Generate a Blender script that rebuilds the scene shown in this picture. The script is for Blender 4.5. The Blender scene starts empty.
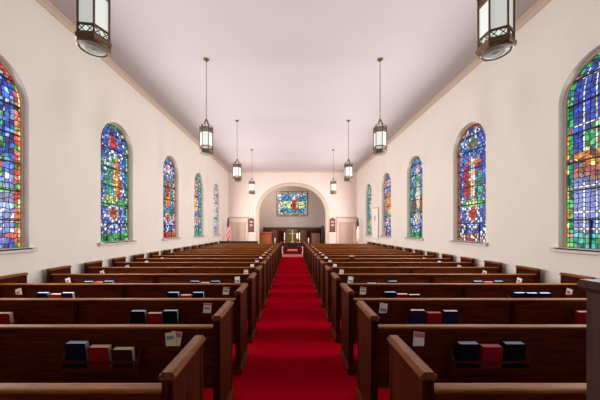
import bpy, bmesh, math, random
from mathutils import Vector, Matrix
PI = math.pi
S = bpy.context.scene
COL = S.collection
rnd = random.Random(7)

# ------------------------------------------------------------------ materials
def lin(c):
    c = c / 255.0
    return c / 12.92 if c <= 0.04045 else ((c + 0.055) / 1.055) ** 2.4
def rgb(r, g, b): return (lin(r), lin(g), lin(b), 1.0)

def mat(name, col, rough=0.6, metal=0.0, spec=0.5, bump=0.0, bscale=40.0, vary=0.0, vscale=6.0, stretch=(1, 1, 1), coat=0.0, col2=None):
    m = bpy.data.materials.new(name); m.use_nodes = True
    nt = m.node_tree; b = nt.nodes['Principled BSDF']
    b.inputs['Base Color'].default_value = col
    b.inputs['Roughness'].default_value = rough
    b.inputs['Metallic'].default_value = metal
    b.inputs['Specular IOR Level'].default_value = spec
    b.inputs['Coat Weight'].default_value = coat
    b.inputs['Coat Roughness'].default_value = 0.25
    tc = nt.nodes.new('ShaderNodeTexCoord'); mp = nt.nodes.new('ShaderNodeMapping')
    mp.inputs['Scale'].default_value = stretch
    nt.links.new(tc.outputs['Object'], mp.inputs['Vector'])
    if vary > 0 or col2:
        n = nt.nodes.new('ShaderNodeTexNoise'); n.inputs['Scale'].default_value = vscale
        n.inputs['Detail'].default_value = 6; n.inputs['Roughness'].default_value = 0.6
        nt.links.new(mp.outputs['Vector'], n.inputs['Vector'])
        r = nt.nodes.new('ShaderNodeValToRGB')
        r.color_ramp.elements[0].position = 0.32; r.color_ramp.elements[1].position = 0.70
        d = col2 or tuple(min(1, c * (1 + vary)) for c in col[:3]) + (1,)
        e = col if col2 else tuple(c * (1 - vary) for c in col[:3]) + (1,)
        r.color_ramp.elements[0].color = e; r.color_ramp.elements[1].color = d
        nt.links.new(n.outputs['Fac'], r.inputs['Fac'])
        nt.links.new(r.outputs['Color'], b.inputs['Base Color'])
    if bump > 0:
        n2 = nt.nodes.new('ShaderNodeTexNoise'); n2.inputs['Scale'].default_value = bscale
        n2.inputs['Detail'].default_value = 4
        nt.links.new(mp.outputs['Vector'], n2.inputs['Vector'])
        bp = nt.nodes.new('ShaderNodeBump'); bp.inputs['Strength'].default_value = bump; bp.inputs['Distance'].default_value = 0.01
        nt.links.new(n2.outputs['Fac'], bp.inputs['Height'])
        nt.links.new(bp.outputs['Normal'], b.inputs['Normal'])
    return m

def emit_mat(name, col, strength):
    m = bpy.data.materials.new(name); m.use_nodes = True
    b = m.node_tree.nodes['Principled BSDF']
    b.inputs['Base Color'].default_value = col; b.inputs['Roughness'].default_value = 0.35
    b.inputs['Emission Color'].default_value = col; b.inputs['Emission Strength'].default_value = strength
    return m

def glass_mat(name, strength):
    """daylit stained glass: each piece carries its own glass colour in a colour attribute, a fine noise gives the streaks"""
    m = bpy.data.materials.new(name); m.use_nodes = True
    nt = m.node_tree; b = nt.nodes['Principled BSDF']
    a = nt.nodes.new('ShaderNodeVertexColor'); a.layer_name = 'glass'
    tc = nt.nodes.new('ShaderNodeTexCoord'); n = nt.nodes.new('ShaderNodeTexNoise')
    n.inputs['Scale'].default_value = 14; n.inputs['Detail'].default_value = 3
    nt.links.new(tc.outputs['Object'], n.inputs['Vector'])
    r = nt.nodes.new('ShaderNodeMapRange'); r.inputs['From Min'].default_value = 0.3; r.inputs['From Max'].default_value = 0.7
    r.inputs['To Min'].default_value = 0.22; r.inputs['To Max'].default_value = 1.6
    nt.links.new(n.outputs['Fac'], r.inputs['Value'])
    mm = nt.nodes.new('ShaderNodeMath'); mm.operation = 'MULTIPLY'; mm.inputs[1].default_value = strength
    nt.links.new(r.outputs['Result'], mm.inputs[0])
    nt.links.new(a.outputs['Color'], b.inputs['Emission Color'])
    nt.links.new(mm.outputs['Value'], b.inputs['Emission Strength'])
    b.inputs['Base Color'].default_value = (0.02, 0.02, 0.02, 1); b.inputs['Roughness'].default_value = 0.2
    return m

WALL = mat('cream_plaster', rgb(226, 219, 209), 0.9, spec=0.2, bump=0.08, bscale=25, vary=0.02, vscale=1.5)
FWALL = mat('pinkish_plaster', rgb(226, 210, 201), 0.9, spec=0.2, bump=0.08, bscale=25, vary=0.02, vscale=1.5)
CEIL = mat('ceiling_plaster', rgb(194, 187, 190), 0.95, spec=0.1, vary=0.015, vscale=0.8)
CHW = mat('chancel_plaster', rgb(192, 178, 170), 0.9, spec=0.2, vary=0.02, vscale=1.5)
TRIM = mat('cream_trim', rgb(198, 180, 161), 0.7, spec=0.3)
WHITE = mat('white_painted_wood', rgb(214, 192, 178), 0.6)
LEAFM = mat('beige_painted_door', rgb(200, 176, 158), 0.6)
SILL = mat('stone_sill', rgb(205, 196, 188), 0.7, vary=0.05, vscale=12)
CARPET = mat('red_carpet', (0.31, 0.001, 0.009, 1), 1.0, spec=0.0, bump=0.5, bscale=220, vary=0.22, vscale=30)
MAROON = mat('maroon_carpet', (0.14, 0.002, 0.008, 1), 1.0, spec=0.0, vary=0.2, vscale=30)
WOODX = mat('walnut_long_grain', rgb(58, 18, 8), 0.55, spec=0.08, col2=rgb(106, 43, 18), vscale=3.0, stretch=(1.2, 14, 14), bump=0.05, bscale=6)
WOODZ = mat('walnut_upright_grain', rgb(38, 11, 5), 0.55, spec=0.03, col2=rgb(76, 28, 11), vscale=3.0, stretch=(14, 14, 1.2), bump=0.05, bscale=6)
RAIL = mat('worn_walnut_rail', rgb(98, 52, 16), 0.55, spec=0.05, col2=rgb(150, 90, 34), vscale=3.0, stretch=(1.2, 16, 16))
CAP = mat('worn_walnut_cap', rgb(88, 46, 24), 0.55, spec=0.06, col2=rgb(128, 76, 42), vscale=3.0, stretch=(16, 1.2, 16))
DARKW = mat('near_black_wood', rgb(24, 13, 11), 0.35, vary=0.2, vscale=5, stretch=(1, 8, 8))
ORANGEW = mat('orange_oak', rgb(150, 62, 24), 0.4, col2=rgb(178, 84, 36), vscale=3, stretch=(8, 8, 1))
MIDW = mat('mid_brown_oak', rgb(88, 48, 28), 0.45, col2=rgb(116, 68, 42), vscale=3, stretch=(8, 8, 1))
BRONZE = mat('aged_bronze', rgb(108, 80, 56), 0.5, metal=0.5, vary=0.25, vscale=30)
BRASS = mat('polished_brass', rgb(236, 206, 134), 0.35, metal=0.9)
IRON = mat('black_iron', rgb(18, 16, 18), 0.5, metal=0.4)
LEAD = mat('lead_came', rgb(12, 12, 16), 0.6)
PANE = emit_mat('frosted_lamp_glass', rgb(204, 212, 206), 0.5)
BOWL = mat('grey_pressed_glass', rgb(150, 154, 142), 0.5, spec=0.3, vary=0.35, vscale=60)
GLASS = glass_mat('stained_glass', 1.1)
PAPER = mat('white_paper', rgb(246, 242, 236), 0.8)
PINKP = mat('pink_print', rgb(222, 112, 122), 0.8)
BLUEP = mat('grey_blue_print', rgb(126, 150, 168), 0.8)
YELP = mat('cream_yellow_paper', rgb(240, 228, 186), 0.8)
PAGES = mat('cream_page_block', rgb(244, 226, 200), 0.85, vary=0.1, vscale=90, stretch=(1, 8, 1))
BPAGES = mat('blue_grey_page_block', rgb(184, 206, 234), 0.7, vary=0.1, vscale=90)
PPAGES = mat('pink_page_block', rgb(240, 150, 164), 0.7, vary=0.1, vscale=90)
COVER = {
    'black': mat('black_cloth_cover', rgb(11, 12, 19), 0.6, spec=0.12),
    'navy': mat('navy_cloth_cover', rgb(16, 19, 44), 0.6, spec=0.12),
    'violet': mat('violet_blue_cover', rgb(38, 32, 78), 0.6, spec=0.12),
    'red': mat('red_cloth_cover', rgb(150, 14, 28), 0.6, spec=0.12),
    'crimson': mat('crimson_cloth_cover', rgb(158, 24, 50), 0.6, spec=0.12),
    'brown': mat('brown_leather_cover', rgb(58, 28, 20), 0.6, spec=0.12),
    'orange': mat('orange_red_cover', rgb(188, 60, 44), 0.55),
}
WAX = mat('white_wax', rgb(240, 234, 222), 0.5)
FLAGR = mat('flag_red', rgb(186, 26, 40), 0.8); FLAGW = mat('flag_white', rgb(220, 204, 198), 0.8); FLAGB = mat('flag_navy', rgb(34, 34, 62), 0.8)
CLOTH = mat('white_cloth', rgb(238, 232, 228), 0.9)
PST = mat('pink_white_paint', rgb(208, 172, 166), 0.7)
GOLDC = mat('old_gold_cloth', rgb(96, 76, 42), 0.8, vary=0.15, vscale=20)

# ------------------------------------------------------------------ mesh helpers
class MB:
    def __init__(s): s.v = []; s.f = []; s.mi = []; s.sm = []
    def add(s, vs, fs, m=0, smooth=False):
        o = len(s.v); s.v += [tuple(v) for v in vs]
        for f in fs: s.f.append(tuple(o + i for i in f)); s.mi.append(m); s.sm.append(smooth)
        return s
    def box(s, x0, x1, y0, y1, z0, z1, m=0, b=0.0, M=None):
        bm = bmesh.new(); bmesh.ops.create_cube(bm, size=1)
        for v in bm.verts:
            v.co = Vector(((x0 + x1) / 2 + v.co.x * (x1 - x0), (y0 + y1) / 2 + v.co.y * (y1 - y0), (z0 + z1) / 2 + v.co.z * (z1 - z0)))
        if b > 0: bmesh.ops.bevel(bm, geom=bm.edges[:], offset=b, segments=2, profile=0.6, affect='EDGES')
        if M is not None: bm.transform(M)
        bm.verts.index_update()
        s.add([v.co.copy() for v in bm.verts], [[v.index for v in f.verts] for f in bm.faces], m, False)
        bm.free(); return s
    def extrude(s, prof, a, b, axis='x', m=0, smooth=False):
        """closed 2D profile swept along an axis from a to b; profile axes: x->(y,z) y->(x,z) z->(x,y)"""
        def P(t, p):
            return (t, p[0], p[1]) if axis == 'x' else (p[0], t, p[1]) if axis == 'y' else (p[0], p[1], t)
        n = len(prof)
        vs = [P(a, p) for p in prof] + [P(b, p) for p in prof]
        fs = [(i, (i + 1) % n, n + (i + 1) % n, n + i) for i in range(n)]
        s.add(vs, fs, m, smooth); s.add(vs, [tuple(range(n - 1, -1, -1)), tuple(range(n, 2 * n))], m)
        return s
    def lathe(s, prof, cx=0, cy=0, n=20, m=0, smooth=True, phase=0.0):
        vs = []; fs = []
        for r, z in prof:
            for k in range(n):
                a = 2 * PI * k / n + phase; vs.append((cx + r * math.cos(a), cy + r * math.sin(a), z))
        for i in range(len(prof) - 1):
            for k in range(n):
                fs.append((i * n + k, i * n + (k + 1) % n, (i + 1) * n + (k + 1) % n, (i + 1) * n + k))
        s.add(vs, fs, m, smooth)
        s.add(vs[:n], [tuple(range(n - 1, -1, -1))], m); s.add(vs[-n:], [tuple(range(n))], m)
        return s
    def tube(s, pts, r, n=8, m=0, closed=False):
        pts = [Vector(p) for p in pts]; N = len(pts); vs = []
        for i, p in enumerate(pts):
            if closed: t = pts[(i + 1) % N] - pts[i - 1]
            else: t = pts[min(i + 1, N - 1)] - pts[max(i - 1, 0)]
            t.normalize()
            u = t.cross(Vector((0, 0, 1)) if abs(t.z) < 0.9 else Vector((1, 0, 0))).normalized(); w = t.cross(u)
            rr = r[i] if isinstance(r, (list, tuple)) else r
            for k in range(n):
                a = 2 * PI * k / n; vs.append(p + u * rr * math.cos(a) + w * rr * math.sin(a))
        fs = []
        for i in range(N if closed else N - 1):
            j = (i + 1) % N
            for k in range(n): fs.append((i * n + k, i * n + (k + 1) % n, j * n + (k + 1) % n, j * n + k))
        if not closed: fs += [tuple(range(n - 1, -1, -1)), tuple((N - 1) * n + k for k in range(n))]
        s.add(vs, fs, m, True); return s
    def build(s, name, mats, parent=None, loc=None, fix=True):
        me = bpy.data.meshes.new(name); me.from_pydata(s.v, [], s.f)
        for m in (mats if isinstance(mats, (list, tuple)) else [mats]): me.materials.append(m)
        me.polygons.foreach_set('material_index', s.mi); me.polygons.foreach_set('use_smooth', s.sm)
        if fix:
            bm = bmesh.new(); bm.from_mesh(me); bmesh.ops.recalc_face_normals(bm, faces=bm.faces[:]); bm.to_mesh(me); bm.free()
        me.update()
        o = bpy.data.objects.new(name, me); COL.objects.link(o)
        if parent is not None: o.parent = parent
        if loc is not None: o.location = loc
        return o

def tag(o, label=None, cat=None, group=None, kind=None):
    if label: o['label'] = label
    if cat: o['category'] = cat
    if group: o['group'] = group
    if kind: o['kind'] = kind
    return o
def empty(name, loc=(0, 0, 0), label=None, cat=None, group=None, kind=None, rz=0):
    o = bpy.data.objects.new(name, None); o.empty_display_size = 0.1; COL.objects.link(o)
    o.location = loc; o.rotation_euler = (0, 0, rz)
    return tag(o, label, cat, group, kind)
def kids(o): return [c for c in bpy.data.objects if c.parent == o]
def copy_tree(o, tree, parent=None):
    c = o.copy(); COL.objects.link(c)
    c.parent = parent
    for ch in tree.get(o.name, ()): copy_tree(ch, tree, c)
    return c
def tree_of():
    t = {}
    for o in bpy.data.objects:
        if o.parent: t.setdefault(o.parent.name, []).append(o)
    return t
ORD = ['', 'first', 'second', 'third', 'fourth', 'fifth', 'sixth', 'seventh', 'eighth', 'ninth', 'tenth', 'eleventh', 'twelfth',
       'thirteenth', 'fourteenth', 'fifteenth', 'sixteenth', 'seventeenth', 'eighteenth']

# ------------------------------------------------------------------ dimensions
HW = 4.64            # half width of the nave
HC = 5.95            # ceiling
Y0, Y1 = -2.6, 19.3  # nave
YC = 22.4            # chancel end
AR, ASP, ARI = 2.42, 2.72, 2.14 # chancel arch radius, spring height
WR = 0.655           # window half width
WB, WS = 1.36, 3.85  # window bottom and spring
WY = [4.02, 7.08, 10.20, 13.25, 16.32]
TH, RV = 0.34, 0.13

# ------------------------------------------------------------------ shell
MB().box(-HW - TH, HW + TH, Y0, Y1 + 0.3, -0.12, 0.0).build('floor', CARPET)
tag(bpy.data.objects['floor'], 'red carpeted floor of the nave and its aisle', 'floor', kind='structure')
o = MB().box(-HW - TH, HW + TH, Y0, Y1 + 0.3, HC, HC + 0.15).build('ceiling', CEIL); tag(o, 'flat pale grey plaster ceiling', 'ceiling', kind='structure')

def side_wall(sx, name):
    mb = MB(); X = sx * HW; XO = sx * (HW + TH)
    def quad(y0, y1, za0, za1, zb0, zb1):   # between y0 (za0..za1) and y1 (zb0..zb1) on both faces
        for x in (X, XO): mb.add([(x, y0, za0), (x, y1, zb0), (x, y1, zb1), (x, y0, za1)], [(0, 1, 2, 3)])
    y = Y0
    for wy in WY:
        quad(y, wy - WR, 0, HC, 0, HC); quad(wy - WR, wy + WR, 0, WB, 0, WB)
        N = 24; pts = [(wy - WR * math.cos(PI * k / N), WS + WR * math.sin(PI * k / N)) for k in range(N + 1)]
        for (a, za), (b, zb) in zip(pts, pts[1:]): quad(a, b, za, HC, zb, HC)
        loop = [(wy - WR, WB)] + pts + [(wy + WR, WB)]
        for i, (a, za) in enumerate(loop):
            b, zb = loop[(i + 1) % len(loop)]
            mb.add([(X, a, za), (X, b, zb), (XO, b, zb), (XO, a, za)], [(0, 1, 2, 3)], 0, 0 < i < len(loop) - 2)
        y = wy + WR
    quad(y, Y1, 0, HC, 0, HC)
    for yy in (Y0, Y1): mb.add([(X, yy, 0), (XO, yy, 0), (XO, yy, HC), (X, yy, HC)], [(0, 1, 2, 3)])
    return tag(mb.build(name, WALL, fix=False), 'cream plaster wall on the %s with five arched windows' % ('left' if sx < 0 else 'right'), 'wall', kind='structure')
side_wall(-1, 'wall_left'); side_wall(1, 'wall_right')

def arc(r, zc, n=32, cx=0.0): return [(cx - r * math.cos(PI * k / n), zc + r * math.sin(PI * k / n)) for k in range(n + 1)]
mb = MB()
def fq(x0, x1, za0, za1, zb0, zb1):
    for y in (Y1, Y1 + 0.3): mb.add([(x0, y, za0), (x1, y, zb0), (x1, y, zb1), (x0, y, za1)], [(0, 1, 2, 3)])
fq(-HW - TH, -AR, 0, HC, 0, HC); fq(AR, HW + TH, 0, HC, 0, HC)
def arch(g, n=36):
    e = 2 / 2.15; out = []
    for k in range(n + 1):
        t = PI * k / n; c, q = math.cos(t), math.sin(t)
        out.append((-(AR + g) * math.copysign(abs(c) ** e, c), ASP + (ARI + g) * abs(q) ** e))
    return out
pts = arch(0)
for (a, za), (b, zb) in zip(pts, pts[1:]): fq(a, b, za, HC, zb, HC)
lp = [(-AR, 0)] + pts + [(AR, 0)]
for (a, za), (b, zb) in zip(lp, lp[1:]): mb.add([(a, Y1, za), (b, Y1, zb), (b, Y1 + 0.3, zb), (a, Y1 + 0.3, za)], [(0, 1, 2, 3)])
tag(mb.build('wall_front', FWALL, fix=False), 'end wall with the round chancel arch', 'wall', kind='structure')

# chancel recess: side walls and vault in one shell, end wall
CX, CHZ = 3.1, 5.5
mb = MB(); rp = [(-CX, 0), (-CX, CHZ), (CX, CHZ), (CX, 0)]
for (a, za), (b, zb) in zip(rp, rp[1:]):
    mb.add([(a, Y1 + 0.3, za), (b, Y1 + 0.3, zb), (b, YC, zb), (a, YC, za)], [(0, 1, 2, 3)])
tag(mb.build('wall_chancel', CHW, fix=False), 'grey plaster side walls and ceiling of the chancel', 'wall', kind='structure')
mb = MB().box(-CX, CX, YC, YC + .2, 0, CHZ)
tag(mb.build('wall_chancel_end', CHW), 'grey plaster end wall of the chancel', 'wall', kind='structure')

# arch moulding
mb = MB(); steps = [(AR - 0.01, Y1 - 0.03), (AR + 0.08, Y1 - 0.07), (AR + 0.19, Y1 - 0.05), (AR + 0.24, Y1 - 0.002)]
rings = []
for r, y in steps:
    rings.append([(-r, y, 0.1)] + [(x, y, z) for x, z in arch(r - AR)] + [(r, y, 0.1)])
vs = [p for r in rings for p in r]; n = len(rings[0])
mb.add(vs, [(i * n + k, i * n + k + 1, (i + 1) * n + k + 1, (i + 1) * n + k) for i in range(len(rings) - 1) for k in range(n - 1)], 0, False)
tag(mb.build('trim_1', TRIM, fix=False), 'cream moulding around the chancel arch', 'trim', kind='structure')
# cornices
prof = [(0, 0), (0, -0.13), (0.02, -0.13), (0.035, -0.10), (0.045, -0.06), (0.08, -0.03), (0.095, -0.02), (0.095, 0)]
for k, sx in ((2, -1), (3, 1)):
    m = MB().extrude([(sx * (HW - p), HC + z) for p, z in prof], Y0, Y1, 'y').build('trim_%d' % k, TRIM)
    tag(m, 'tan cornice along the ceiling above the %s wall' % ('left' if sx < 0 else 'right'), 'trim', kind='structure')
m = MB().extrude([(Y1 - p, HC + z) for p, z in prof], -HW, HW, 'x').build('trim_4', TRIM); tag(m, 'tan cornice above the chancel arch', 'trim', kind='structure')

# platform and steps in front of and inside the chancel
m = MB().box(-2.2, 2.2, 16.62, 18.9, 0, 0.13, b=0.02).build('platform', MAROON); tag(m, 'low red carpeted platform before the chancel', 'platform', kind='structure')
m = MB().box(-AR + .01, AR - .01, 18.9, 19.62, 0.0, 0.28, b=0.02).box(-CX + .01, CX - .01, 19.62, YC - .01, 0.0, 0.28).build('floor_chancel', MAROON); tag(m, 'raised red carpeted chancel floor', 'floor', kind='structure')
m = MB().box(-1.0, 1.0, 16.56, 16.62, 0, 0.135, b=0.008).build('trim_5', mat('pink_lit_riser', rgb(226, 176, 170), 0.5)); tag(m, 'step edge with light painted in as pale pink, end of the aisle', 'trim', kind='structure')  # light on the step riser is painted in as pale pink

# ------------------------------------------------------------------ stained glass
def pick(*cs): return lambda r: cs[int(r.random() * len(cs)) % len(cs)]
BL = [(36, 74, 186), (60, 108, 214), (26, 48, 140), (92, 140, 226), (130, 176, 236), (44, 60, 160), (20, 34, 104)]
GR = [(26, 140, 78), (60, 176, 108), (18, 96, 60), (92, 190, 110), (30, 120, 100)]
TE = [(40, 160, 150), (70, 190, 190), (30, 120, 120)]
RD = [(196, 40, 40), (170, 26, 34), (216, 70, 50), (140, 20, 30)]
PK = [(222, 84, 92), (232, 120, 110), (206, 60, 70), (200, 96, 70)]
OR = [(232, 140, 40), (240, 176, 70), (206, 104, 34), (226, 120, 50)]
YE = [(246, 226, 120), (250, 240, 170), (232, 200, 90)]
WH = [(240, 240, 232), (216, 226, 236), (250, 246, 226), (196, 210, 226)]
BR = [(120, 72, 36), (96, 56, 32), (150, 100, 52), (70, 44, 28)]
PU = [(110, 60, 150), (140, 90, 180), (84, 50, 120)]
GY = [(200, 200, 206), (150, 150, 160), (226, 226, 230), (110, 112, 126), (176, 170, 190)]
def inr(u, v, cu, cv, ru, rv): return ((u - cu) / ru) ** 2 + ((v - cv) / rv) ** 2 < 1

def std(border, accent, field, figs, back, niche, foot, top, pale=0.0, outer=None):
    """u in -1..1 across, v in 0..1 up, e = distance to the edge in metres"""
    def f(u, v, e, r, iu, iv):
        if e < 0.034: return r.choice(outer or border)
        if e < 0.105:
            return r.choice(accent if (iv % 4 == 0) else border)
        if v < 0.07: return r.choice(foot if r.random() < .65 else border)
        if v < 0.15: return r.choice(field if r.random() < .72 else WH)
        if inr(u, v, 0, 0.24, 0.36, 0.075):
            return r.choice(niche) if inr(u, v, 0, 0.235, 0.24, 0.055) else r.choice(WH)
        if inr(u, v, 0, 0.84, 0.26, 0.055): return r.choice(top)
        for (cu, cv, ru, rv, cs) in figs:
            if inr(u, v, cu, cv, ru, rv): return r.choice(cs)
        if 0.33 < v < 0.74 and abs(u) < 0.66: return r.choice(back)
        if 0.30 < v < 0.335: return r.choice(GR)
        return r.choice(WH) if r.random() < 0.11 + pale else r.choice(field)
    return f

DES = {}
DES[('L', 0)] = std([(232, 116, 112), (222, 84, 92), (236, 140, 110), (196, 60, 70)], GR, BL, [(0, .58, .35, .12, YE), (.1, .44, .4, .1, RD)], BL + GR, OR, BL + PK[:1], RD, outer=YE + OR)
RTHIN = (.32, .60, 1.02, 2.05, 2.42, 2.80)
def r1(u, v, e, r, iu, iv):
    if e < 0.034: return r.choice(YE + GR + OR[:1])
    if e < 0.105: return r.choice([(222, 130, 170), (200, 110, 150)] if iv % 6 == 2 else GR + GR + TE)
    if v < 0.07: return r.choice(TE + GR)
    if iu in WSTRIP and (v < 0.36 or v > 0.52): return r.choice(WH[:3])
    if any(abs(v * HGT - t) < .012 for t in RTHIN): return r.choice(WH[:3])
    if inr(u, v, .1, .58, .75, .085): return r.choice(GR + GR + BR[:1])
    if inr(u, v, 0, .48, .85, .06): return r.choice(OR + YE + BR)
    if inr(u, v, 0, .41, .9, .05): return r.choice(BR + BR + RD)
    return r.choice(BL[:1] + BL[2:3] + [(28, 70, 190), (36, 88, 206), BL[5], (24, 50, 150)])
DES[('R', 0)] = r1
DES[('L', 1)] = std(GR, GR + YE, BL, [(.18, .56, .18, .17, OR + YE), (.34, .50, .16, .14, RD), (-.30, .52, .2, .12, TE + GR), (.1, .72, .1, .03, WH), (0, .36, .55, .035, GR + YE)], GR + BL + WH, BR + OR + RD, GR, RD)
DES[('R', 1)] = std(RD + BR + GR[:1], OR + GR, BL + PU[:1], [(-.02, .55, .17, .19, WH + YE), (-.36, .50, .2, .15, RD), (.40, .46, .2, .13, TE + GR), (.42, .60, .16, .05, PU), (-.45, .40, .12, .08, TE), (0, .68, .6, .015, OR), (0, .33, .5, .03, YE + GR)], BL + RD[:1] + GR[:1], RD, PK + WH, RD + GR)
DES[('L', 2)] = std(PK + OR, BR, BL + WH[:1], [(-.1, .60, .3, .10, RD + BR), (0, .48, .32, .12, OR), (.2, .62, .2, .06, OR)], BL + GR, RD + OR, RD, WH + PK, .08)
DES[('R', 2)] = std(GR, GR, BL, [(.05, .52, .26, .17, YE + WH), (-.4, .40, .25, .09, RD + BR), (.42, .42, .2, .1, RD + BR), (0, .70, .4, .05, GR)], BL + GR, OR + WH, GR, WH + OR)
DES[('L', 3)] = std(TE + GR, GR + WH, BL + GR, [(-.1, .50, .4, .13, OR + YE), (0, .36, .36, .06, PU), (-.2, .70, .3, .07, OR)], BL, PK + OR, GR + TE, BR + OR, .1)
DES[('R', 3)] = std(OR + BR, OR, BL, [(0, .54, .5, .14, OR), (.2, .40, .4, .06, YE)], OR + BL + GR, RD + WH, BL, WH + OR, .05)
DES[('L', 4)] = std(GY, GY, GY, [(0, .5, .4, .15, [(240, 220, 200), (230, 210, 190)])], GY, GY[:3], GY, GY, .2)
DES[('R', 4)] = std(GR + TE, TE, GR + TE + BL[:2], [(.2, .55, .4, .14, OR + YE + WH), (.3, .3, .3, .06, OR)], GR + BL, OR, GR, GR)
HGT = WS + WR - WB - 0.04

def glass_mesh(name, half_w, height, spring, des, seed, cols, dv, plane, thin=()):
    """jittered pieces with a gap for the lead; plane(u, v) -> local point"""
    r = random.Random(seed); R = half_w
    def hw(v): return R if v <= spring or spring >= height else math.sqrt(max(0.0, R * R - (v - spring) ** 2))
    nv = int(round(height / dv)); vs_ = [height * 0.998 * i / nv for i in range(nv + 1)]
    if spring < height:
        vs_ = [v for v in vs_ if v < spring] + [spring + R * math.sin(PI / 2 * k / 10) * 0.999 for k in range(11)]
    if thin: vs_ = sorted([v for v in vs_ if all(abs(v - t) > .045 for t in thin)] + [t + d for t in thin for d in (-.014, .014)])
    G = []
    for i, v in enumerate(vs_):
        row = []
        for j, s in enumerate(cols):
            ju = 0 if j in (0, 1, 2, len(cols) - 1, len(cols) - 2, len(cols) - 3) or (thin and j in (4, 5, 7, 8, 12, 13, 15, 16)) else r.uniform(-.022, .022)
            jv = 0 if i in (0, len(vs_) - 1) or any(abs(v - t) < .03 for t in thin) or j in (0, len(cols) - 1) else r.uniform(-.02, .02)
            row.append(((s + ju) * hw(v), v + jv))
        G.append(row)
    verts = []; faces = []; colr = []
    for i in range(len(vs_) - 1):
        for j in range(len(cols) - 1):
            q = [G[i][j], G[i][j + 1], G[i + 1][j + 1], G[i + 1][j]]
            cx = sum(p[0] for p in q) / 4; cv = sum(p[1] for p in q) / 4
            if spring < height and cv > spring: e = R - math.hypot(cx, cv - spring)
            else: e = R - abs(cx)
            if spring >= height: e = min(e, cv, height - cv)
            c = des(cx / R, cv / height, e, r, j, i)
            k = r.uniform(.75, 1.2)
            def put(poly):
                o = len(verts); mx = sum(p[0] for p in poly) / len(poly); mv = sum(p[1] for p in poly) / len(poly)
                for (a, b) in poly:
                    d = math.hypot(a - mx, b - mv); t = max(0.0, 1 - 0.0095 / max(d, 1e-4))
                    verts.append(plane(mx + (a - mx) * t, mv + (b - mv) * t))
                faces.append(tuple(range(o, o + len(poly)))); colr.append(tuple(min(1, lin(x) * k) for x in c) + (1,))
            if r.random() < .3 and 0 < j < len(cols) - 2:
                put([q[0], q[1], q[2]]); c = des(cx / R, cv / height, e, r, j, i); put([q[0], q[2], q[3]])
            else: put(q)
    me = bpy.data.meshes.new(name); me.from_pydata(verts, [], faces); me.materials.append(GLASS)
    ca = me.color_attributes.new('glass', 'FLOAT_COLOR', 'CORNER')
    for p in me.polygons:
        for li in p.loop_indices: ca.data[li].color = colr[p.index]
    o = bpy.data.objects.new(name, me); COL.objects.link(o); return o

COLS = [-1, -.95, -.84, -.72, -.60, -.555, -.43, -.31, -.265, -.13, .0, .13, .265, .31, .43, .555, .60, .72, .84, .95, 1]
WSTRIP = (4, 7, 12, 15)
def window(n, side, k):
    sx = -1 if side == 'L' else 1; wy = WY[k]; H = WS + WR - WB
    place = ['nearest the camera', 'second from the camera', 'third from the camera', 'fourth from the camera', 'farthest from the camera'][k]
    root = empty('window_%d' % n, (sx * HW, wy, WB), 'arched stained-glass window in the %s wall, %s' % ('left' if sx < 0 else 'right', place), 'window', 'arched stained-glass windows', 'structure')
    gx = sx * RV
    g = glass_mesh('stained_glass', WR - 0.028, H - 0.04, WS - WB, (DES[(side, k)] if side == 'L' else (lambda u, v, e, r, iu, iv: DES[(side, k)](-u, v, e, r, iu, iv))), 100 + n, COLS, 0.083 if k == 0 else 0.07, lambda u, v: (gx, u, v + 0.03), RTHIN if (side, k) == ('R', 0) else ()); g.parent = root
    mb = MB(); mb.add([(gx + sx * .012, -WR, 0)] + [(gx + sx * .012, y, z - WB) for y, z in arc(WR, WS, 24)] + [(gx + sx * .012, WR, 0)], [tuple(range(27))])
    mb.add([(gx + sx * .03, -WR, 0)] + [(gx + sx * .03, y, z - WB) for y, z in arc(WR, WS, 24)] + [(gx + sx * .03, WR, 0)], [tuple(range(27))])
    mb.build('lead_came', LEAD, root, fix=False)
    # frame around the glass
    mb = MB(); a = [(-WR, 0)] + [(y, z - WB) for y, z in arc(WR, WS, 24)] + [(WR, 0)]
    ri = WR - 0.03; b = [(-ri, .03)] + [(y, z - WB) for y, z in arc(ri, WS, 24)] + [(ri, .03)]
    n_ = len(a); fx = gx - sx * .03
    vs = [(fx, y, z) for y, z in a] + [(fx, y, z) for y, z in b] + [(gx + sx * .01, y, z) for y, z in b]
    fs = [(i, (i + 1) % n_, n_ + (i + 1) % n_, n_ + i) for i in range(n_)] + [(n_ + i, n_ + (i + 1) % n_, 2 * n_ + (i + 1) % n_, 2 * n_ + i) for i in range(n_)]
    mb.add(vs, fs); mb.build('window_frame', TRIM, root, fix=False)
    # saddle bars
    mb = MB(); bx0, bx1 = sorted((gx - sx * .004, gx - sx * .022))
    for z in (0.50, 1.0, 1.48, 1.96, 2.44, 2.84):
        w = WR - .05 if z < WS - WB else math.sqrt(max(.01, (WR - .05) ** 2 - (z - WS + WB) ** 2))
        mb.box(bx0, bx1, -w, w, z - .013, z + .013)
    for y in (-.26, .26): mb.box(bx0, bx1, y - .012, y + .012, .03, .50)
    mb.build('saddle_bar', IRON, root)
    x0, x1 = sorted((-sx * .07, sx * (RV - .02)))
    mb = MB().box(x0, x1, -WR - .0, WR + .0, -.005, .03, b=.004)
    xa, xb = sorted((-sx * .07, -sx * .002))
    mb.box(xa, xb, -WR - .09, WR + .09, -.05, .03, b=.008)
    mb.build('window_sill', SILL, root)
n = 0
for side in 'LR':
    for k in range(5): n += 1; window(n, side, k)

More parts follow.
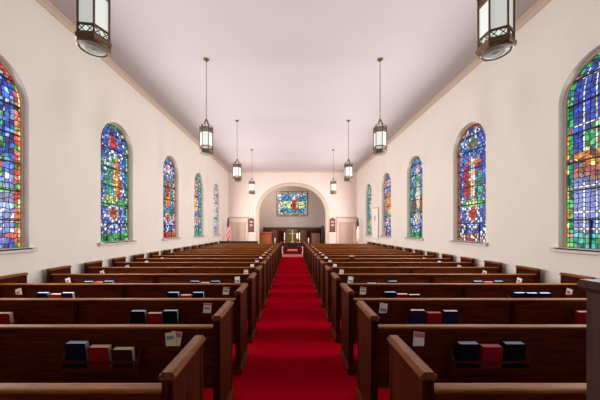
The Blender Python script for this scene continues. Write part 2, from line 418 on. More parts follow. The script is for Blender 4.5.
# rectangular window high in the chancel
def chan(u, v, e, r, iu, iv):
    if e < .16: return r.choice([(150, 134, 118), (128, 116, 104), (172, 150, 124), (120, 124, 96), (196, 160, 100)])
    if e < .30 and (u < -.6): return r.choice(YE + BL[:4] + WH)
    if inr(u, v, .12, .44, .17, .22): return r.choice(RD)
    if inr(u, v, .10, .72, .12, .10): return r.choice(WH + [(230, 170, 130)])
    if inr(u, v, .22, .64, .16, .12): return r.choice(RD + OR)
    if v > .78: return r.choice(BL[:5] + BL[3:5] + WH[:1])
    if v > .58: return r.choice(GR + BL[:4] + TE)
    if v > .28: return r.choice(GR + YE + WH + YE + BR[:1]) if abs(u) < .8 else r.choice(GR + BL)
    return r.choice(BL[:5] + GR + PU[:1])
root = empty('window_11', (-0.02, YC, 2.82), 'rectangular stained-glass window in the chancel end wall', 'window', kind='structure')
CW, CH = 1.3, 2.1
g = glass_mesh('stained_glass', CW - .04, CH - .08, 99, chan, 5, [-1 + 2 * i / 22 for i in range(23)], .1, lambda u, v: (u, -.035, v + .04)); g.parent = root
MB().box(-CW + .02, CW - .02, -.028, -.005, .02, CH - .02).build('lead_came', LEAD, root)
mb = MB()
mb.box(-CW, CW, -.06, -.003, 0, .05); mb.box(-CW, CW, -.06, -.003, CH - .05, CH)
mb.box(-CW, -CW + .05, -.06, -.003, .05, CH - .05); mb.box(CW - .05, CW, -.06, -.003, .05, CH - .05)
mb.build('window_frame', MIDW, root)

# ------------------------------------------------------------------ pews
SP = 0.888; NR = 17
def YR(i): return (0.575 + i) * SP
PL0, PL1 = 0.64, 4.54; PCX = (PL0 + PL1) / 2; PH = (PL1 - PL0) / 2
def make_pew():
    root = empty('pew')
    L = PH - 0.045
    mb = MB().box(-L, L, 0.005, 0.033, 0.34, 0.862)
    mb.box(-L, L, -0.004, 0.01, 0.455, 0.505, b=.003)     # bottom rail of the back
    mb.box(-L, L, -0.004, 0.01, 0.80, 0.858, b=.003)
    mb.build('backrest', WOODX, root)
    prof = [(-.024, .852), (-.031, .858), (-.033, .866), (-.027, .873), (-.016, .876), (.02, .876), (.038, .873), (.044, .866), (.042, .858), (.036, .852)]
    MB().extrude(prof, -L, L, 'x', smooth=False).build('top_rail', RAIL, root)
    mb = MB().box(-L, L, 0.02, 0.43, 0.415, 0.45, b=.008); mb.box(-L, L, 0.36, 0.385, 0.33, 0.42, b=.004)
    mb.build('seat', WOODX, root)
    MB().box(-.019, .019, -.03, .008, .50, .835, b=.006).build('centre_brace', WOODZ, root)
    for s in (-1, 1):
        x0, x1 = sorted((s * PH, s * (PH - .05)))
        mb = MB().box(x0, x1, -.035, .415, 0.08, .944, b=.004)
        xm = (x0 + x1) / 2
        mb.box(xm - .03, xm + .03, -.042, .0, .08, .93, b=.006)      # rounded stiles on both edges
        mb.box(xm - .03, xm + .03, .385, .425, .08, .93, b=.006)
        e = mb.build('pew_end', WOODZ, root)
        mb = MB()
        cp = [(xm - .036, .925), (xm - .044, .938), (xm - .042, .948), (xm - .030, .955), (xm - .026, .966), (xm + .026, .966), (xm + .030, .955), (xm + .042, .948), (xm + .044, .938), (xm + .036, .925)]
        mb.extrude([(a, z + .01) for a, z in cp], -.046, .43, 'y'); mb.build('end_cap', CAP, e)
        mb = MB().box(xm - .045, xm + .045, -.06, .45, 0.0, .07, b=.01); mb.box(xm - .036, xm + .036, -.05, .44, .07, .10, b=.01)
        mb.build('base_shoe', WOODX, e)
    for s in (-1, 1):
        cx = s * 0.97; w = .31
        mb = MB().box(cx - w, cx + w, -.094, .004, .515, .528)
        for sg in (-1, 1): mb.extrude([(cx + sg * w - .008, 0), (cx + sg * w + .008, 0)][:0] or [(.004, .50), (-.095, .50), (-.095, .60), (-.06, .655), (-.02, .69), (.004, .70)], cx + sg * w - .008, cx + sg * w + .008, 'x')
        mb.box(cx - w, cx + w, -.097, -.087, .595, .617, b=.002); mb.box(cx - w, cx + w, -.097, -.087, .535, .557, b=.002)
        mb.build('hymnal_rack', WOODX, root)
    for s in (-1, 1):
        cx = s * 1.555
        mb = MB().box(cx - .07, cx + .07, -.05, .004, .665, .675)
        mb.box(cx - .07, cx - .062, -.05, .004, .675, .700); mb.box(cx + .062, cx + .07, -.05, .004, .675, .700)
        mb.box(cx - .07, cx + .07, -.056, -.048, .665, .722, b=.002)
        mb.build('card_holder', WOODX, root)
    return root
proto = make_pew(); T = tree_of()
first = True
for i in range(1, NR + 1):
    for s in (-1, 1):
        p = proto if first else copy_tree(proto, T); first = False
        p.location = (s * PCX, YR(i), 0)
        sd = 'left' if s < 0 else 'right'
        tag(p, 'dark walnut pew with worn top rail, %s from the camera, %s of the red aisle' % (ORD[i], sd), 'pew', 'pews %s of the aisle' % sd)

# ------------------------------------------------------------------ hymnals in the racks
def make_book(col, h, w=.168, t=.055):
    m = MB()
    m.box(-w / 2, w / 2, -t / 2, -t / 2 + .004, 0, h, b=.001); m.box(-w / 2, w / 2, t / 2 - .004, t / 2, 0, h, b=.001)
    m.box(-w / 2, -w / 2 + .005, -t / 2, t / 2, 0, h, b=.001)
    root = m.build('hymnal', COVER[col])
    pg = BPAGES if col in ('black', 'navy') else PPAGES if col == 'crimson' else PAGES
    MB().box(-w / 2 + .006, w / 2 - .006, -t / 2 + .0045, t / 2 - .0045, .004, h - .004).build('page_block', pg, root)
    return root
BOOKP = {}
def put_book(col, h, x, y, sd, i, pos, rack):
    key = (col, h)
    if key not in BOOKP:
        b = make_book(col, h); BOOKP[key] = (b, kids(b)); b = BOOKP[key][0]
    else:
        src, ch = BOOKP[key]; b = src.copy(); COL.objects.link(b)
        for c in ch: d = c.copy(); COL.objects.link(d); d.parent = b
    b.location = (x, y - .046, .5365); b.rotation_euler = (math.radians(8), 0, 0)
    name = {'navy': 'navy blue', 'violet': 'violet-blue', 'orange': 'orange-red', 'brown': 'low brown'}.get(col, col)
    tag(b, '%s hymnal %s, %s rack, %s pew from camera, %s of aisle' % (name, pos, rack, ORD[i], sd), 'book', 'hymnals in the pew racks')
A, W_ = 'aisle-side', 'wall-side'
BK = [  # row, side, rack, books from the picture's left to right
    (2, -1, A, [('navy', .235), ('red', .20), ('brown', .18)]),
    (2, 1, A, [('navy', .23), ('crimson', .205), ('black', .23)]),
    (3, -1, A, [('black', .225), ('red', .20), ('black', .23)]),
    (3, -1, W_, [None, ('violet', .225), ('red', .20)]),
    (3, 1, A, [('violet', .235), ('crimson', .205), ('violet', .225)]),
    (3, 1, W_, [('red', .215), ('navy', .225), None]),
    (4, -1, A, [('black', .23), ('orange', .19), ('black', .23)]),
    (4, -1, W_, [('navy', .225), ('orange', .205), ('violet', .225)]),
    (4, 1, A, [('black', .235), ('red', .205), ('brown', .195)]),
    (4, 1, W_, [('navy', .225), ('black', .22), ('navy', .22)]),
    (5, -1, A, [('black', .225), ('red', .20), ('black', .225)]),
    (5, -1, W_, [('black', .22), ('crimson', .21), ('navy', .225)]),
    (5, 1, A, [('black', .19), ('red', .18), ('navy', .225)]),
    (5, 1, W_, [('navy', .225), ('crimson', .21), ('navy', .225)]),
]
for (i, s, rk, books) in BK:
    cx = s * (PCX + (-.97 if rk == A else .97))
    for k, bk in enumerate(books):
        if bk is None: continue
        c, h = bk
        left_is_aisle = s > 0
        end = ('at aisle end', 'in middle', 'at wall end')
        pos = end[k] if left_is_aisle else end[2 - k]
        put_book(c, h, cx + (k - 1) * .187 + rnd.uniform(-.006, .006), YR(i), 'left' if s < 0 else 'right', i, pos, rk)

root = empty('folder', (1.66, YR(8) - .046, .5325), 'tall brown folder with a tan top edge rising above eighth pew, right of aisle', 'folder')
root.rotation_euler = (math.radians(4), 0, 0)
MB().box(-.07, .07, -.022, .022, .002, .40, b=.003).build('cover', COVER['brown'], root)
MB().box(-.066, .066, -.018, .018, .40, .44, b=.003).build('paper_edge', mat('tan_card', rgb(196, 160, 116), 0.8), root)
# ------------------------------------------------------------------ leaflets in the card holders
def make_leaflet(kind):
    m = MB(); w, h, t = .092, (.118 if kind == 'fold' else .146), .005
    m.box(-w / 2, w / 2, 0, t, 0, h, 0)
    r = empty('leaflet'); m.build('sheet', {'pink': PAPER, 'blue': PAPER, 'plain': PAPER, 'fold': PAPER, 'cream': YELP}[kind], r)
    if kind == 'pink': MB().box(-w / 2 + .003, w / 2 - .003, -.0015, 0, h - .045, h - .006).build('printed_band', PINKP, r)
    if kind == 'blue':
        MB().box(-w / 2 + .003, w / 2 - .003, -.0015, 0, h - .025, h - .006).build('printed_band', PINKP, r)
        MB().box(-w / 2 + .012, w / 2 - .012, -.0015, 0, .075, .10).build('printed_band', BLUEP, r)
    if kind == 'plain': MB().box(-w / 2 + .01, w / 2 - .01, -.0015, 0, .05, .085).build('printed_band', BLUEP, r)
    if kind == 'fold': MB().box(-w / 2 + .01, w / 2 - .03, -.0015, 0, .04, .08).build('printed_band', PINKP, r)
    if kind == 'cream': MB().box(-w / 2 + .01, w / 2 - .02, -.0015, 0, .09, .12).build('printed_band', BLUEP, r)
    return r
LF = {}
def put_leaflet(kind, x, y, dz, roll, label, lean=-7):
    if kind not in LF: r = make_leaflet(kind); LF[kind] = (r, kids(r))
    else:
        src, ch = LF[kind]; r = src.copy(); COL.objects.link(r)
        for c in ch: d = c.copy(); COL.objects.link(d); d.parent = r
    r.location = (x, y - .001, .6775 + dz + .044 * abs(math.sin(math.radians(roll)))); r.rotation_euler = (math.radians(lean), math.radians(roll), 0)
    tag(r, label, 'leaflet', 'leaflets in the pew card holders')
for i in range(1, NR + 1):
    for s in (-1, 1):
        sd = 'left' if s < 0 else 'right'
        if i >= 2:
            x = s * (PCX - 1.555)
            if i == 2 and s < 0:
                put_leaflet('pink', x + .006, YR(i) - .031, 0.003, 7, 'pink-headed white leaflet behind the cream one, second pew, left of aisle')
                put_leaflet('cream', x - .006, YR(i) - .0435, 0.0, -8, 'cream leaflet at the front of its holder, second pew, left of aisle')
            else:
                kd = 'pink' if (i == 2) else ('blue' if i == 3 and s < 0 else 'plain' if i % 2 else 'blue')
                nm = {'pink': 'white leaflet with a pink header', 'blue': 'white leaflet with pink and grey bands', 'plain': 'white leaflet with a grey band'}[kd]
                put_leaflet(kd, x, YR(i) - .036, rnd.uniform(-.0, .004), (rnd.uniform(5, 12) if s > 0 else rnd.uniform(-4, 6)), '%s, aisle end of %s pew, %s of aisle' % (nm, ORD[i], sd))
        if 4 <= i <= 9:
            x = s * (PCX + 1.555)
            put_leaflet('fold', x, YR(i) - .036, .0, (18 if s > 0 else -18), 'tilted white leaflet, wall end of %s pew, %s of aisle' % (ORD[i], sd))

# ------------------------------------------------------------------ hanging lanterns
def hexp(r, z, ph=0.0): return [(r * math.cos(PI / 3 * k + ph), r * math.sin(PI / 3 * k + ph), z) for k in range(6)]
ZB = 3.63
def make_lantern():
    root = empty('hanging_lantern')
    R = .166
    zb0, zb1, zp1, zt1 = .105, .19, .545, .65        # bands and panes above the bottom
    for k in range(6):
        a, b = Vector(hexp(R - .012, 0)[k]), Vector(hexp(R - .012, 0)[(k + 1) % 6])
        nrm = ((a + b) / 2).normalized() * .004
        m = MB(); q = [a, b]
        vs = []
        for o_ in (nrm * -1, nrm):
            vs += [a + o_ + Vector((0, 0, zb1)), b + o_ + Vector((0, 0, zb1)), b + o_ + Vector((0, 0, zp1)), a + o_ + Vector((0, 0, zp1))]
        m.add(vs, [(0, 1, 2, 3), (7, 6, 5, 4), (0, 4, 5, 1), (1, 5, 6, 2), (2, 6, 7, 3), (3, 7, 4, 0)])
        m.build('glass_pane', PANE, root)
        c = Vector(hexp(R, 0)[k])
        MB().tube([c + Vector((0, 0, .09)), c + Vector((0, 0, zt1))], .011, 6).build('corner_post', BRONZE, root)
        f = Vector(hexp(R + .004, 0)[k])
        MB().lathe([(.012, zt1 - .005), (.014, zt1 + .01), (.006, zt1 + .02), (.012, zt1 + .035), (.002, zt1 + .075)], f.x, f.y, 8).build('finial', BRONZE, root)
    for nm, z0, z1 in (('bottom_band', zb0, zb1), ('top_band', zp1, zt1)):
        m = MB()
        for z in (z0, z1):
            o_, i_ = hexp(R + .012, z), hexp(R - .012, z)
            vs = [(x, y, z - .009) for x, y, z in o_] + [(x, y, z + .009) for x, y, z in o_] + [(x, y, z + .009) for x, y, z in i_] + [(x, y, z - .009) for x, y, z in i_]
            m.add(vs, [(r_ * 6 + k, r_ * 6 + (k + 1) % 6, ((r_ + 1) % 4) * 6 + (k + 1) % 6, ((r_ + 1) % 4) * 6 + k) for r_ in range(4) for k in range(6)])
        for k in range(6):
            a, b = Vector(hexp(R, 0)[k]), Vector(hexp(R, 0)[(k + 1) % 6])
            for (s0, s1) in ((0, 1), (1, 0)):
                m.tube([a.lerp(b, s0 * .5) + Vector((0, 0, z0)), a.lerp(b, .25) * 1 + Vector((0, 0, (z0 + z1) / 2)), a.lerp(b, .5 - s0 * .5) + Vector((0, 0, z1))], .005, 5)
                m.tube([a.lerp(b, .5 + s0 * .5) + Vector((0, 0, z0)), a.lerp(b, .75) + Vector((0, 0, (z0 + z1) / 2)), a.lerp(b, 1 - s0 * .5) + Vector((0, 0, z1))], .005, 5)
        m.build(nm, BRONZE, root)
    # hexagonal base collar, stepped, with the round bottom glass
    MB().lathe([(.12, .045), (.176, .04), (.190, .055), (.194, .085), (.178, .10), (.12, .10)], 0, 0, 6, smooth=False).build('base_collar', BRONZE, root)
    m = MB(); 
    m.lathe([(.158, .052), (.164, .03), (.155, .016), (.14, .018), (.138, .03), (.14, .05)], 0, 0, 32); m.build('bottom_ring', BRONZE, root)
    MB().lathe([(.138, .03), (.125, .018), (.11, .020), (.10, .012), (.07, .008), (.05, .011), (.03, .002), (.001, .0)], 0, 0, 32).build('bottom_glass', BOWL, root)
    m = MB()
    for k in range(6):
        a = PI / 3 * k
        pr = [(.155, zt1), (.14, zt1 + .05), (.10, zt1 + .085), (.062, zt1 + .12), (.05, zt1 + .17), (.022, zt1 + .21)]
        m.tube([(r * math.cos(a), r * math.sin(a), z) for r, z in pr], .009, 6)
    m.lathe([(.168, zt1 - .008), (.155, zt1 + .008), (.06, zt1 + .03), (.035, zt1 + .04)], 0, 0, 6, smooth=False)
    m.lathe([(.02, zt1 + .19), (.034, zt1 + .20), (.036, zt1 + .215), (.018, zt1 + .235), (.012, zt1 + .255)], 0, 0, 12)
    m.build('crown', BRONZE, root)
    m = MB(); z = zt1 + .24; zt = HC - ZB - .05; k = 0
    while z < zt:
        h = .058; pts = []
        for q in range(10):
            a = 2 * PI * q / 10; u = .013 * math.cos(a); w = h / 2 * math.sin(a)
            pts.append((u if k % 2 else 0, 0 if k % 2 else u, z + h / 2 + w))
        m.tube(pts, .0042, 5, closed=True); z += .047; k += 1
    m.build('chain', BRONZE, root)
    MB().lathe([(.012, HC - ZB - .07), (.02, HC - ZB - .05), (.05, HC - ZB - .035), (.075, HC - ZB - .012), (.078, HC - ZB)], 0, 0, 20).build('ceiling_canopy', BRONZE, root)
    return root
lp_ = make_lantern(); T = tree_of(); first = True
LY = [2.88, 6.66, 10.40, 14.20]
for k, y in enumerate(LY):
    for s in (-1, 1):
        o = lp_ if first else copy_tree(lp_, T); first = False
        o.location = (s * 2.17, y, ZB - (.04 if s > 0 else 0) if k == 0 else ZB - .06); o.scale = (.94, .94, 1)
        for c in kids(o):
            drop = ZB - o.location.z
            if c.name.startswith('ceiling_canopy'): c.location.z = drop
            if c.name.startswith('chain'): c.scale.z = 1 + drop * .435
        pass; o.rotation_euler = (0, 0, math.radians(7 if s < 0 else 33))
        tag(o, 'hexagonal bronze hanging lantern, %s from the camera in the %s row' % (ORD[k + 1], 'left' if s < 0 else 'right'), 'lantern', 'hanging lanterns')

# ------------------------------------------------------------------ front wall: doors, hymn boards, flags
def door(n, s):
    cx = s * 3.88; w = .60
    root = empty('door_%d' % n, (cx, Y1, 0), 'pale panelled door in the front wall, %s of the chancel arch' % ('left' if s < 0 else 'right'), 'door', kind='structure')
    m = MB()
    for k in (-1, 1): m.box(k * w - .07, k * w + .07, -.10, -.002, 0, 2.25, b=.006)
    m.box(-w - .07, w + .07, -.10, -.002, 2.2, 2.5, b=.006)
    m.build('casing', WHITE, root)
    m = MB(); m.extrude([(-.002, 2.5), (-.06, 2.5), (-.12, 2.56), (-.18, 2.58), (-.18, 2.62), (-.002, 2.62)], -w - .08, w + .08, 'x'); m.build('cornice', WHITE, root)
    m = MB(); m.box(-w + .07, w - .07, -.03, -.002, 0.01, 2.2)
    for (x0, x1) in ((-w + .16, -.06), (.06, w - .16)):
        for (z0, z1) in ((.2, .9), (1.05, 2.08)):
            m.box(x0, x0 + .03, -.06, -.028, z0, z1, b=.004); m.box(x1 - .03, x1, -.06, -.028, z0, z1, b=.004)
            m.box(x0 + .03, x1 - .03, -.06, -.028, z0, z0 + .03, b=.004); m.box(x0 + .03, x1 - .03, -.06, -.028, z1 - .03, z1, b=.004)
    m.build('door_leaf', LEAFM, root)
door(1, -1); door(2, 1)

for s in (-1, 1):
    sd = 'left' if s < 0 else 'right'
    root = empty('hymn_board', (-2.98 if s < 0 else 2.90, Y1, 1.57), 'dark brown arched hymn board on the wall %s of the chancel arch' % sd, 'hymn board', 'hymn boards')
    m = MB(); w = .20
    pr = [(-w, 0), (-w, .82)] + [(x, z) for x, z in [(-w * math.cos(PI * k / 12), .82 + .16 * math.sin(PI * k / 12)) for k in range(1, 12)]] + [(w, .82), (w, 0)]
    m.extrude(pr, -.05, -.003, 'y'); m.build('board', MIDW, root)
    m = MB(); m.box(-w - .02, w + .02, -.07, -.003, -.03, .02, b=.005); m.build('ledge', WOODX, root)
    for z in (.44, .68): MB().box(-.10, .10, -.058, -.05, z - .045, z + .045).build('number_slip', mat('ivory_card', rgb(206, 190, 172), 0.7), root)
    for z in (.22,): MB().box(-.13, .13, -.056, -.05, z - .01, z + .01).build('slot_rail', DARKW, root)
    # thin strips put in for the shadow lines above each board
for k, s in ((6, -1), (7, 1)):
    m = MB(); cx = -2.98 if s < 0 else 2.90
    m.box(cx - .13, cx - .115, Y1 - .02, Y1 - .001, 2.62, 3.5, b=.004); m.box(cx + .115, cx + .13, Y1 - .02, Y1 - .001, 2.62, 3.5, b=.004)
    pass
    tag(m.build('trim_%d' % k, TRIM), 'strips standing for shadow lines above the hymn board %s of the arch' % ('left' if s < 0 else 'right'), 'trim', kind='structure')

def flag(x, y, kind, label):
    root = empty('flag', (x, y, 0), label, 'flag')
    MB().lathe([(.16, 0), (.16, .03), (.10, .05), (.04, .09), (.025, .12)], 0, 0, 24).build('flag_base', BRASS, root)
    MB().tube([(0, 0, .10), (0, 0, 2.52)], .014, 10).build('pole', mat('varnished_pole', rgb(120, 80, 44), 0.4), root)
    MB().lathe([(.014, 2.52), (.03, 2.54), (.012, 2.56), (.028, 2.60), (.002, 2.68)], 0, 0, 12).build('finial', BRASS, root)
    # draped cloth: gathered folds, narrow at the top
    m = MB(); NU, NV = 36, 40
    P = []
    for j in range(NV + 1):
        t = j / NV; z = 2.46 - 1.52 * t
        for i in range(NU + 1):
            u = i / NU; a = 2 * PI * u
            rr = (.03 + .062 * min(1, t * 1.8) ** .8) * (1 + .28 * math.sin(5 * a + 2.2 * t))
            P.append((.02 + rr * math.cos(a) * .95, -.02 + rr * math.sin(a) * .75, z - .06 * math.sin(a * 2) * t))
    for j in range(NV):
        for i in range(NU):
            t = (j + .5) / NV; u = (i + .5) / NU
            if kind == 'us':
                d = u * 1.0 + t * .55
                mi = 2 if t < .30 - .1 * math.sin(2 * PI * u) else (0 if (d * 8) % 1 < .68 else 1)
            else: mi = 2 if t < .55 - .2 * abs(math.sin(PI * u * 2)) else 1
            a = j * (NU + 1) + i
            m.add([P[a], P[a + 1], P[a + NU + 2], P[a + NU + 1]], [(0, 1, 2, 3)], mi, True)
    m.build('cloth', [FLAGR, FLAGW, FLAGB], root, fix=False)
    return root
flag(-4.30, 17.75, 'us', 'red and white striped flag with navy canton furled on a pole by the left door')
flag(4.33, 17.75, 'w', 'white flag with dark canton furled on a pole by the right door')

# white banner on the right wall between the last two windows
root = empty('banner', (HW, 14.85, 1.24), 'white cloth banner hanging from a rod on the right wall between far windows', 'banner')
m = MB(); N = 16
for j in range(N):
    y0, y1 = -.52 + 1.04 * j / N, -.52 + 1.04 * (j + 1) / N
    x0, x1 = -.045 - .008 * math.sin(j * 1.3), -.045 - .008 * math.sin((j + 1) * 1.3)
    for dx in (0, .004): m.add([(x0 + dx, y0, 0), (x1 + dx, y1, 0), (x1 + dx, y1, 1.66), (x0 + dx, y0, 1.66)], [(0, 1, 2, 3)], 0, True)
m.build('cloth', CLOTH, root, fix=False)
MB().tube([(-.045, -.58, 1.67), (-.045, .58, 1.67)], .014, 8).build('hanging_rod', BRASS, root)
m = MB(); m.box(-.065, -.056, -.02, .02, .92, 1.22); m.box(-.065, -.056, -.08, .08, 1.08, 1.12); m.build('emblem', FLAGB, root)

# ------------------------------------------------------------------ chancel furniture
# carved screen with dark cresting
root = empty('choir_screen', (0, 21.5, .28), 'dark panelled wooden screen with carved cresting across the chancel', 'screen')
m = MB().box(-2.36, 2.36, 0, .06, 0, 1.42); m.build('screen_back', MIDW, root)
for k in range(8):
    x0 = -2.36 + k * .59
    m = MB(); m.box(x0 + .07, x0 + .52, -.02, .0, .2, 1.34, b=.01); m.build('panel', MIDW if k % 2 else WOODZ, root)
    MB().box(x0 - .02 if k else x0, x0 + .035, -.045, .0, 0, 1.42, b=.004).build('stile', WOODZ, root)
m = MB().box(-2.36, 2.36, -.07, .09, 1.42, 1.50, b=.01)
for k in range(40):
    x = -2.3 + k * .118
    m.extrude([(x - .055, 1.50), (x - .05, 1.58), (x - .02, 1.60), (x, 1.66), (x + .02, 1.60), (x + .05, 1.58), (x + .055, 1.50)], -.02, .03, 'y')
m.build('cresting', DARKW, root)
# pulpit and lectern
def desk(nm, x, wood, pan, label, cat, w=.46, h=1.34):
    root = empty(nm, (x, 20.2, .28), label, cat)
    m = MB(); m.box(-w, w, 0, .5, .1, h - .06, b=.012); m.build('body', wood, root)
    m = MB(); m.box(-w + .12, w - .12, -.02, .0, .35, h - .2, b=.012); m.build('panel', pan, root)
    for k in (-1, 1): MB().box(k * (w - .05) - .04, k * (w - .05) + .04, -.03, .0, .1, h - .06, b=.006).build('pilaster', wood, root)
    m = MB(); m.extrude([(-.07, h - .06), (-.07, h - .02), (.25, h + .06), (.55, h + .06), (.55, h - .06)], -w - .05, w + .05, 'x'); m.build('desk_top', wood, root)
    MB().box(-w - .04, w + .04, -.05, .54, 0, .1, b=.01).build('plinth', wood, root)
desk('pulpit', -2.04, ORANGEW, mat('golden_oak_panel', rgb(168, 98, 40), 0.4), 'orange oak pulpit with a golden front panel inside the arch', 'pulpit', h=1.18)
desk('lectern', 1.78, WOODZ, MIDW, 'dark wooden lectern with a brown front panel inside the arch', 'lectern')
root = empty('post', (2.26, 19.9, .28), 'dark square wooden post at the right jamb of the arch', 'post')
MB().box(-.10, .10, -.10, .10, 0, 1.62, b=.01).build('shaft', DARKW, root); MB().box(-.13, .13, -.13, .13, 1.62, 1.68, b=.01).build('post_cap', DARKW, root)

# gold dossal behind the cross
root = empty('dossal', (0.0, 21.30, .28), 'dull gold cloth panel hanging on the screen behind the brass cross', 'hanging')
m = MB(); N = 20
for j in range(N):
    x0, x1 = -.42 + .84 * j / N, -.42 + .84 * (j + 1) / N
    y0, y1 = .10 - .012 * math.sin(j * 1.2), .10 - .012 * math.sin((j + 1) * 1.2)
    for dy in (0, .005): m.add([(x0, y0 + dy, .1), (x1, y1 + dy, .1), (x1, y1 + dy, 1.38), (x0, y0 + dy, 1.38)], [(0, 1, 2, 3)], 0, True)
m.build('cloth', GOLDC, root, fix=False); MB().tube([(-.46, .10, 1.39), (.46, .10, 1.39)], .014, 8).build('rod', BRASS, root)

# communion table on the platform
TY = 18.0; TZ = .13
root = empty('communion_table', (0, TY, TZ), 'dark wooden communion table on the red platform under the brass cross', 'table')
MB().box(-.78, .78, -.30, .30, .66, .70, b=.008).build('table_top', WOODX, root)
MB().box(-.70, .70, -.25, .25, .57, .66, b=.005).build('apron', DARKW, root)
for sx in (-1, 1):
    for sy in (-1, 1):
        MB().lathe([(.05, 0), (.05, .08), (.03, .10), (.045, .2), (.03, .3), (.05, .42), (.035, .46), (.05, .48), (.05, .58)], sx * .62, sy * .2, 14).build('leg', WOODZ, root)
MB().box(-.62, .62, -.025, .025, .10, .15, b=.005).build('stretcher', WOODX, root)
MB().box(-.34, .34, -.22, -.19, .30, .575, b=.005).build('front_panel', DARKW, root)
root = empty('altar_cross', (0, TY, TZ + .70), 'tall polished brass cross standing on the communion table', 'cross')
m = MB(); m.box(-.13, .13, -.09, .09, 0, .035, b=.006); m.box(-.09, .09, -.065, .065, .035, .07, b=.006); m.box(-.055, .055, -.045, .045, .07, .11, b=.006); m.build('stepped_base', BRASS, root)
MB().box(-.026, .026, -.015, .015, .11, .84, b=.005).build('upright', BRASS, root)
m = MB(); m.box(-.20, -.026, -.015, .015, .57, .62, b=.005); m.box(.026, .20, -.015, .015, .57, .62, b=.005); m.build('crossbar', BRASS, root)
def candle(x, y, z, h, label, stick=.16):
    root = empty('candlestick', (x, y, z), label, 'candlestick', 'candles about the communion table')
    MB().lathe([(.06, 0), (.06, .015), (.025, .03), (.014, .06), (.02, stick * .6), (.014, stick * .8), (.04, stick - .01), (.04, stick)], 0, 0, 16).build('holder', BRASS, root)
    MB().lathe([(.026, stick), (.026, stick + h - .01), (.018, stick + h)], 0, 0, 12).build('candle', WAX, root)
    MB().tube([(0, 0, stick + h), (0, 0, stick + h + .02)], .002, 5).build('wick', IRON, root)
candle(-.53, TY, TZ + .70, .50, 'tall white candle in a brass holder, left of the cross on the table')
candle(.475, TY, TZ + .70, .50, 'tall white candle in a brass holder, right of the cross on the table')
def stand(x, label):
    root = empty('candle_stand', (x, 18.3, TZ), label, 'candle stand', 'floor candle stands')
    MB().lathe([(.15, 0), (.15, .03), (.04, .07), (.018, .12), (.018, .55), (.035, .58), (.018, .61), (.018, .66), (.06, .70), (.06, .72)], 0, 0, 18).build('stem', BRASS, root)
    MB().lathe([(.03, .72), (.03, .98), (.022, 1.0)], 0, 0, 14).build('candle', WAX, root)
stand(-1.20, 'brass floor stand with a thick white candle, left of the communion table')
stand(1.10, 'brass floor stand with a thick white candle, right of the communion table')
root = empty('kneeler', (0, 17.45, TZ), 'low kneeler with a pink cushion in front of the communion table', 'kneeler')
MB().box(-.34, .34, -.14, .14, 0, .16, b=.008).build('base', WOODX, root)
MB().box(-.33, .33, -.135, .135, .16, .27, b=.03).build('cushion', mat('pink_velvet', rgb(196, 96, 104), 0.9, vary=.1, vscale=20), root)
def urn(x, label):
    root = empty('pedestal', (x, 17.35, TZ), label, 'pedestal', 'white pedestals before the table')
    MB().box(-.10, .10, -.10, .10, 0, .06, b=.008).build('plinth', PST, root)
    MB().lathe([(.075, .06), (.06, .10), (.055, .36), (.07, .40)], 0, 0, 16).build('shaft', PST, root)
    MB().box(-.095, .095, -.095, .095, .40, .45, b=.008).build('cap_slab', PST, root)
urn(-.69, 'short white pedestal on the platform, left end of the table'); urn(.69, 'short white pedestal on the platform, right end of the table')
# open white book propped by the candle
root = empty('open_book', (.33, TY, TZ + .70), 'white open book propped upright beside the right table candle', 'book')
MB().box(-.06, .06, -.005, .005, .29, .62).build('pages', PAPER, root)
m = MB(); m.tube([(0, .02, .02), (0, .02, .30)], .01, 8); m.box(-.06, .06, -.04, .06, 0, .02, b=.004); m.box(-.07, .07, -.025, .01, .27, .29); m.build('book_rest', BRASS, root)

# low black screen before the front left pews
root = empty('pew_screen', (-3.32, 16.42, 0), 'low near-black wooden screen before the front left pews', 'screen')
m = MB().box(-1.15, 1.15, -.02, .02, .06, .95); m.build('panel', DARKW, root)
MB().box(-1.19, 1.19, -.05, .05, .95, .99, b=.008).build('top_rail', DARKW, root)
for x in (-1.15, 0, 1.15): MB().box(x - .04, x + .04, -.05, .05, 0, .95, b=.005).build('post', DARKW, root)

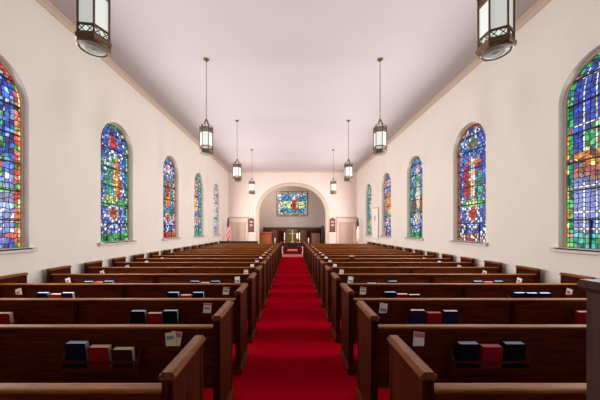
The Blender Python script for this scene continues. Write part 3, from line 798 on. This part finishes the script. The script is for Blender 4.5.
# tall wooden screen end close to the camera on the right
root = empty('screen_end', (1.222, 0, 0), 'tall dark wooden screen end with moulded cap at the right frame edge', 'screen')
POSTW = mat('brown_post_wood', rgb(56, 34, 30), 0.6, spec=0.08, col2=rgb(74, 48, 42), vscale=3, stretch=(14, 14, 1.2))
MB().box(0.005, .065, .25, 1.14, .10, 1.455, b=.004).build('panel', POSTW, root)
m = MB().extrude([(-.005, 1.44), (-.018, 1.455), (-.018, 1.475), (-.006, 1.485), (.076, 1.485), (.088, 1.475), (.088, 1.455), (.075, 1.44)], .23, 1.155, 'y'); m.build('end_cap', POSTW, root)
MB().box(-.02, .09, .22, 1.17, 0, .10, b=.01).build('base_shoe', POSTW, root)

# ------------------------------------------------------------------ light
def area(name, loc, rot, sx, sy, power, col):
    l = bpy.data.lights.new(name, 'AREA'); l.shape = 'RECTANGLE'; l.size = sx; l.size_y = sy; l.energy = power; l.color = col
    o = bpy.data.objects.new(name, l); COL.objects.link(o); o.location = loc; o.rotation_euler = rot; return o
for k, y in enumerate(WY):      # daylight coming in through every window
    for s in (-1, 1):
        area('window_daylight', (s * (HW - .18), y, WB + 1.60), (0, s * (PI / 2 - .10), 0), 2.8, 1.15, (118, 118, 120, 128, 170)[k], (1.0, .985, .965) if k < 3 else (1.0, .95, .925))
        area('window_glow', (s * (HW + RV - .04), y, WB + 1.55), (0, s * PI / 2, 0), 2.8, 1.1, 8, (1.0, .98, .96))
l = bpy.data.lights.new('chancel_fill', 'POINT'); l.energy = 75; l.shadow_soft_size = .2; l.color = (1, .9, .84)  # unseen fill light without a fixture, added to brighten the chancel
lo = bpy.data.objects.new('chancel_fill', l); COL.objects.link(lo); lo.location = (-1.6, 20.1, 4.9)
w = bpy.data.worlds.new('sky'); S.world = w; w.use_nodes = True
bg = w.node_tree.nodes['Background']; bg.inputs['Color'].default_value = (1.0, .96, .92, 1); bg.inputs['Strength'].default_value = 0.3

# ------------------------------------------------------------------ camera
cam = bpy.data.cameras.new('camera'); cam.lens = 16.0; cam.sensor_width = 36.0
cam.shift_x = 8.0 / 600; cam.shift_y = 29.5 / 600; cam.clip_start = 0.05
co = bpy.data.objects.new('camera', cam); COL.objects.link(co); co.location = (-0.03, 0, 1.70); co.rotation_euler = (PI / 2, 0, 0)
S.camera = co
S.view_settings.view_transform = 'Standard'; S.view_settings.look = 'None'; S.view_settings.gamma = 1; S.view_settings.exposure = 0.25
S.cycles.max_bounces = 8; S.cycles.diffuse_bounces = 5; S.cycles.use_denoising = True
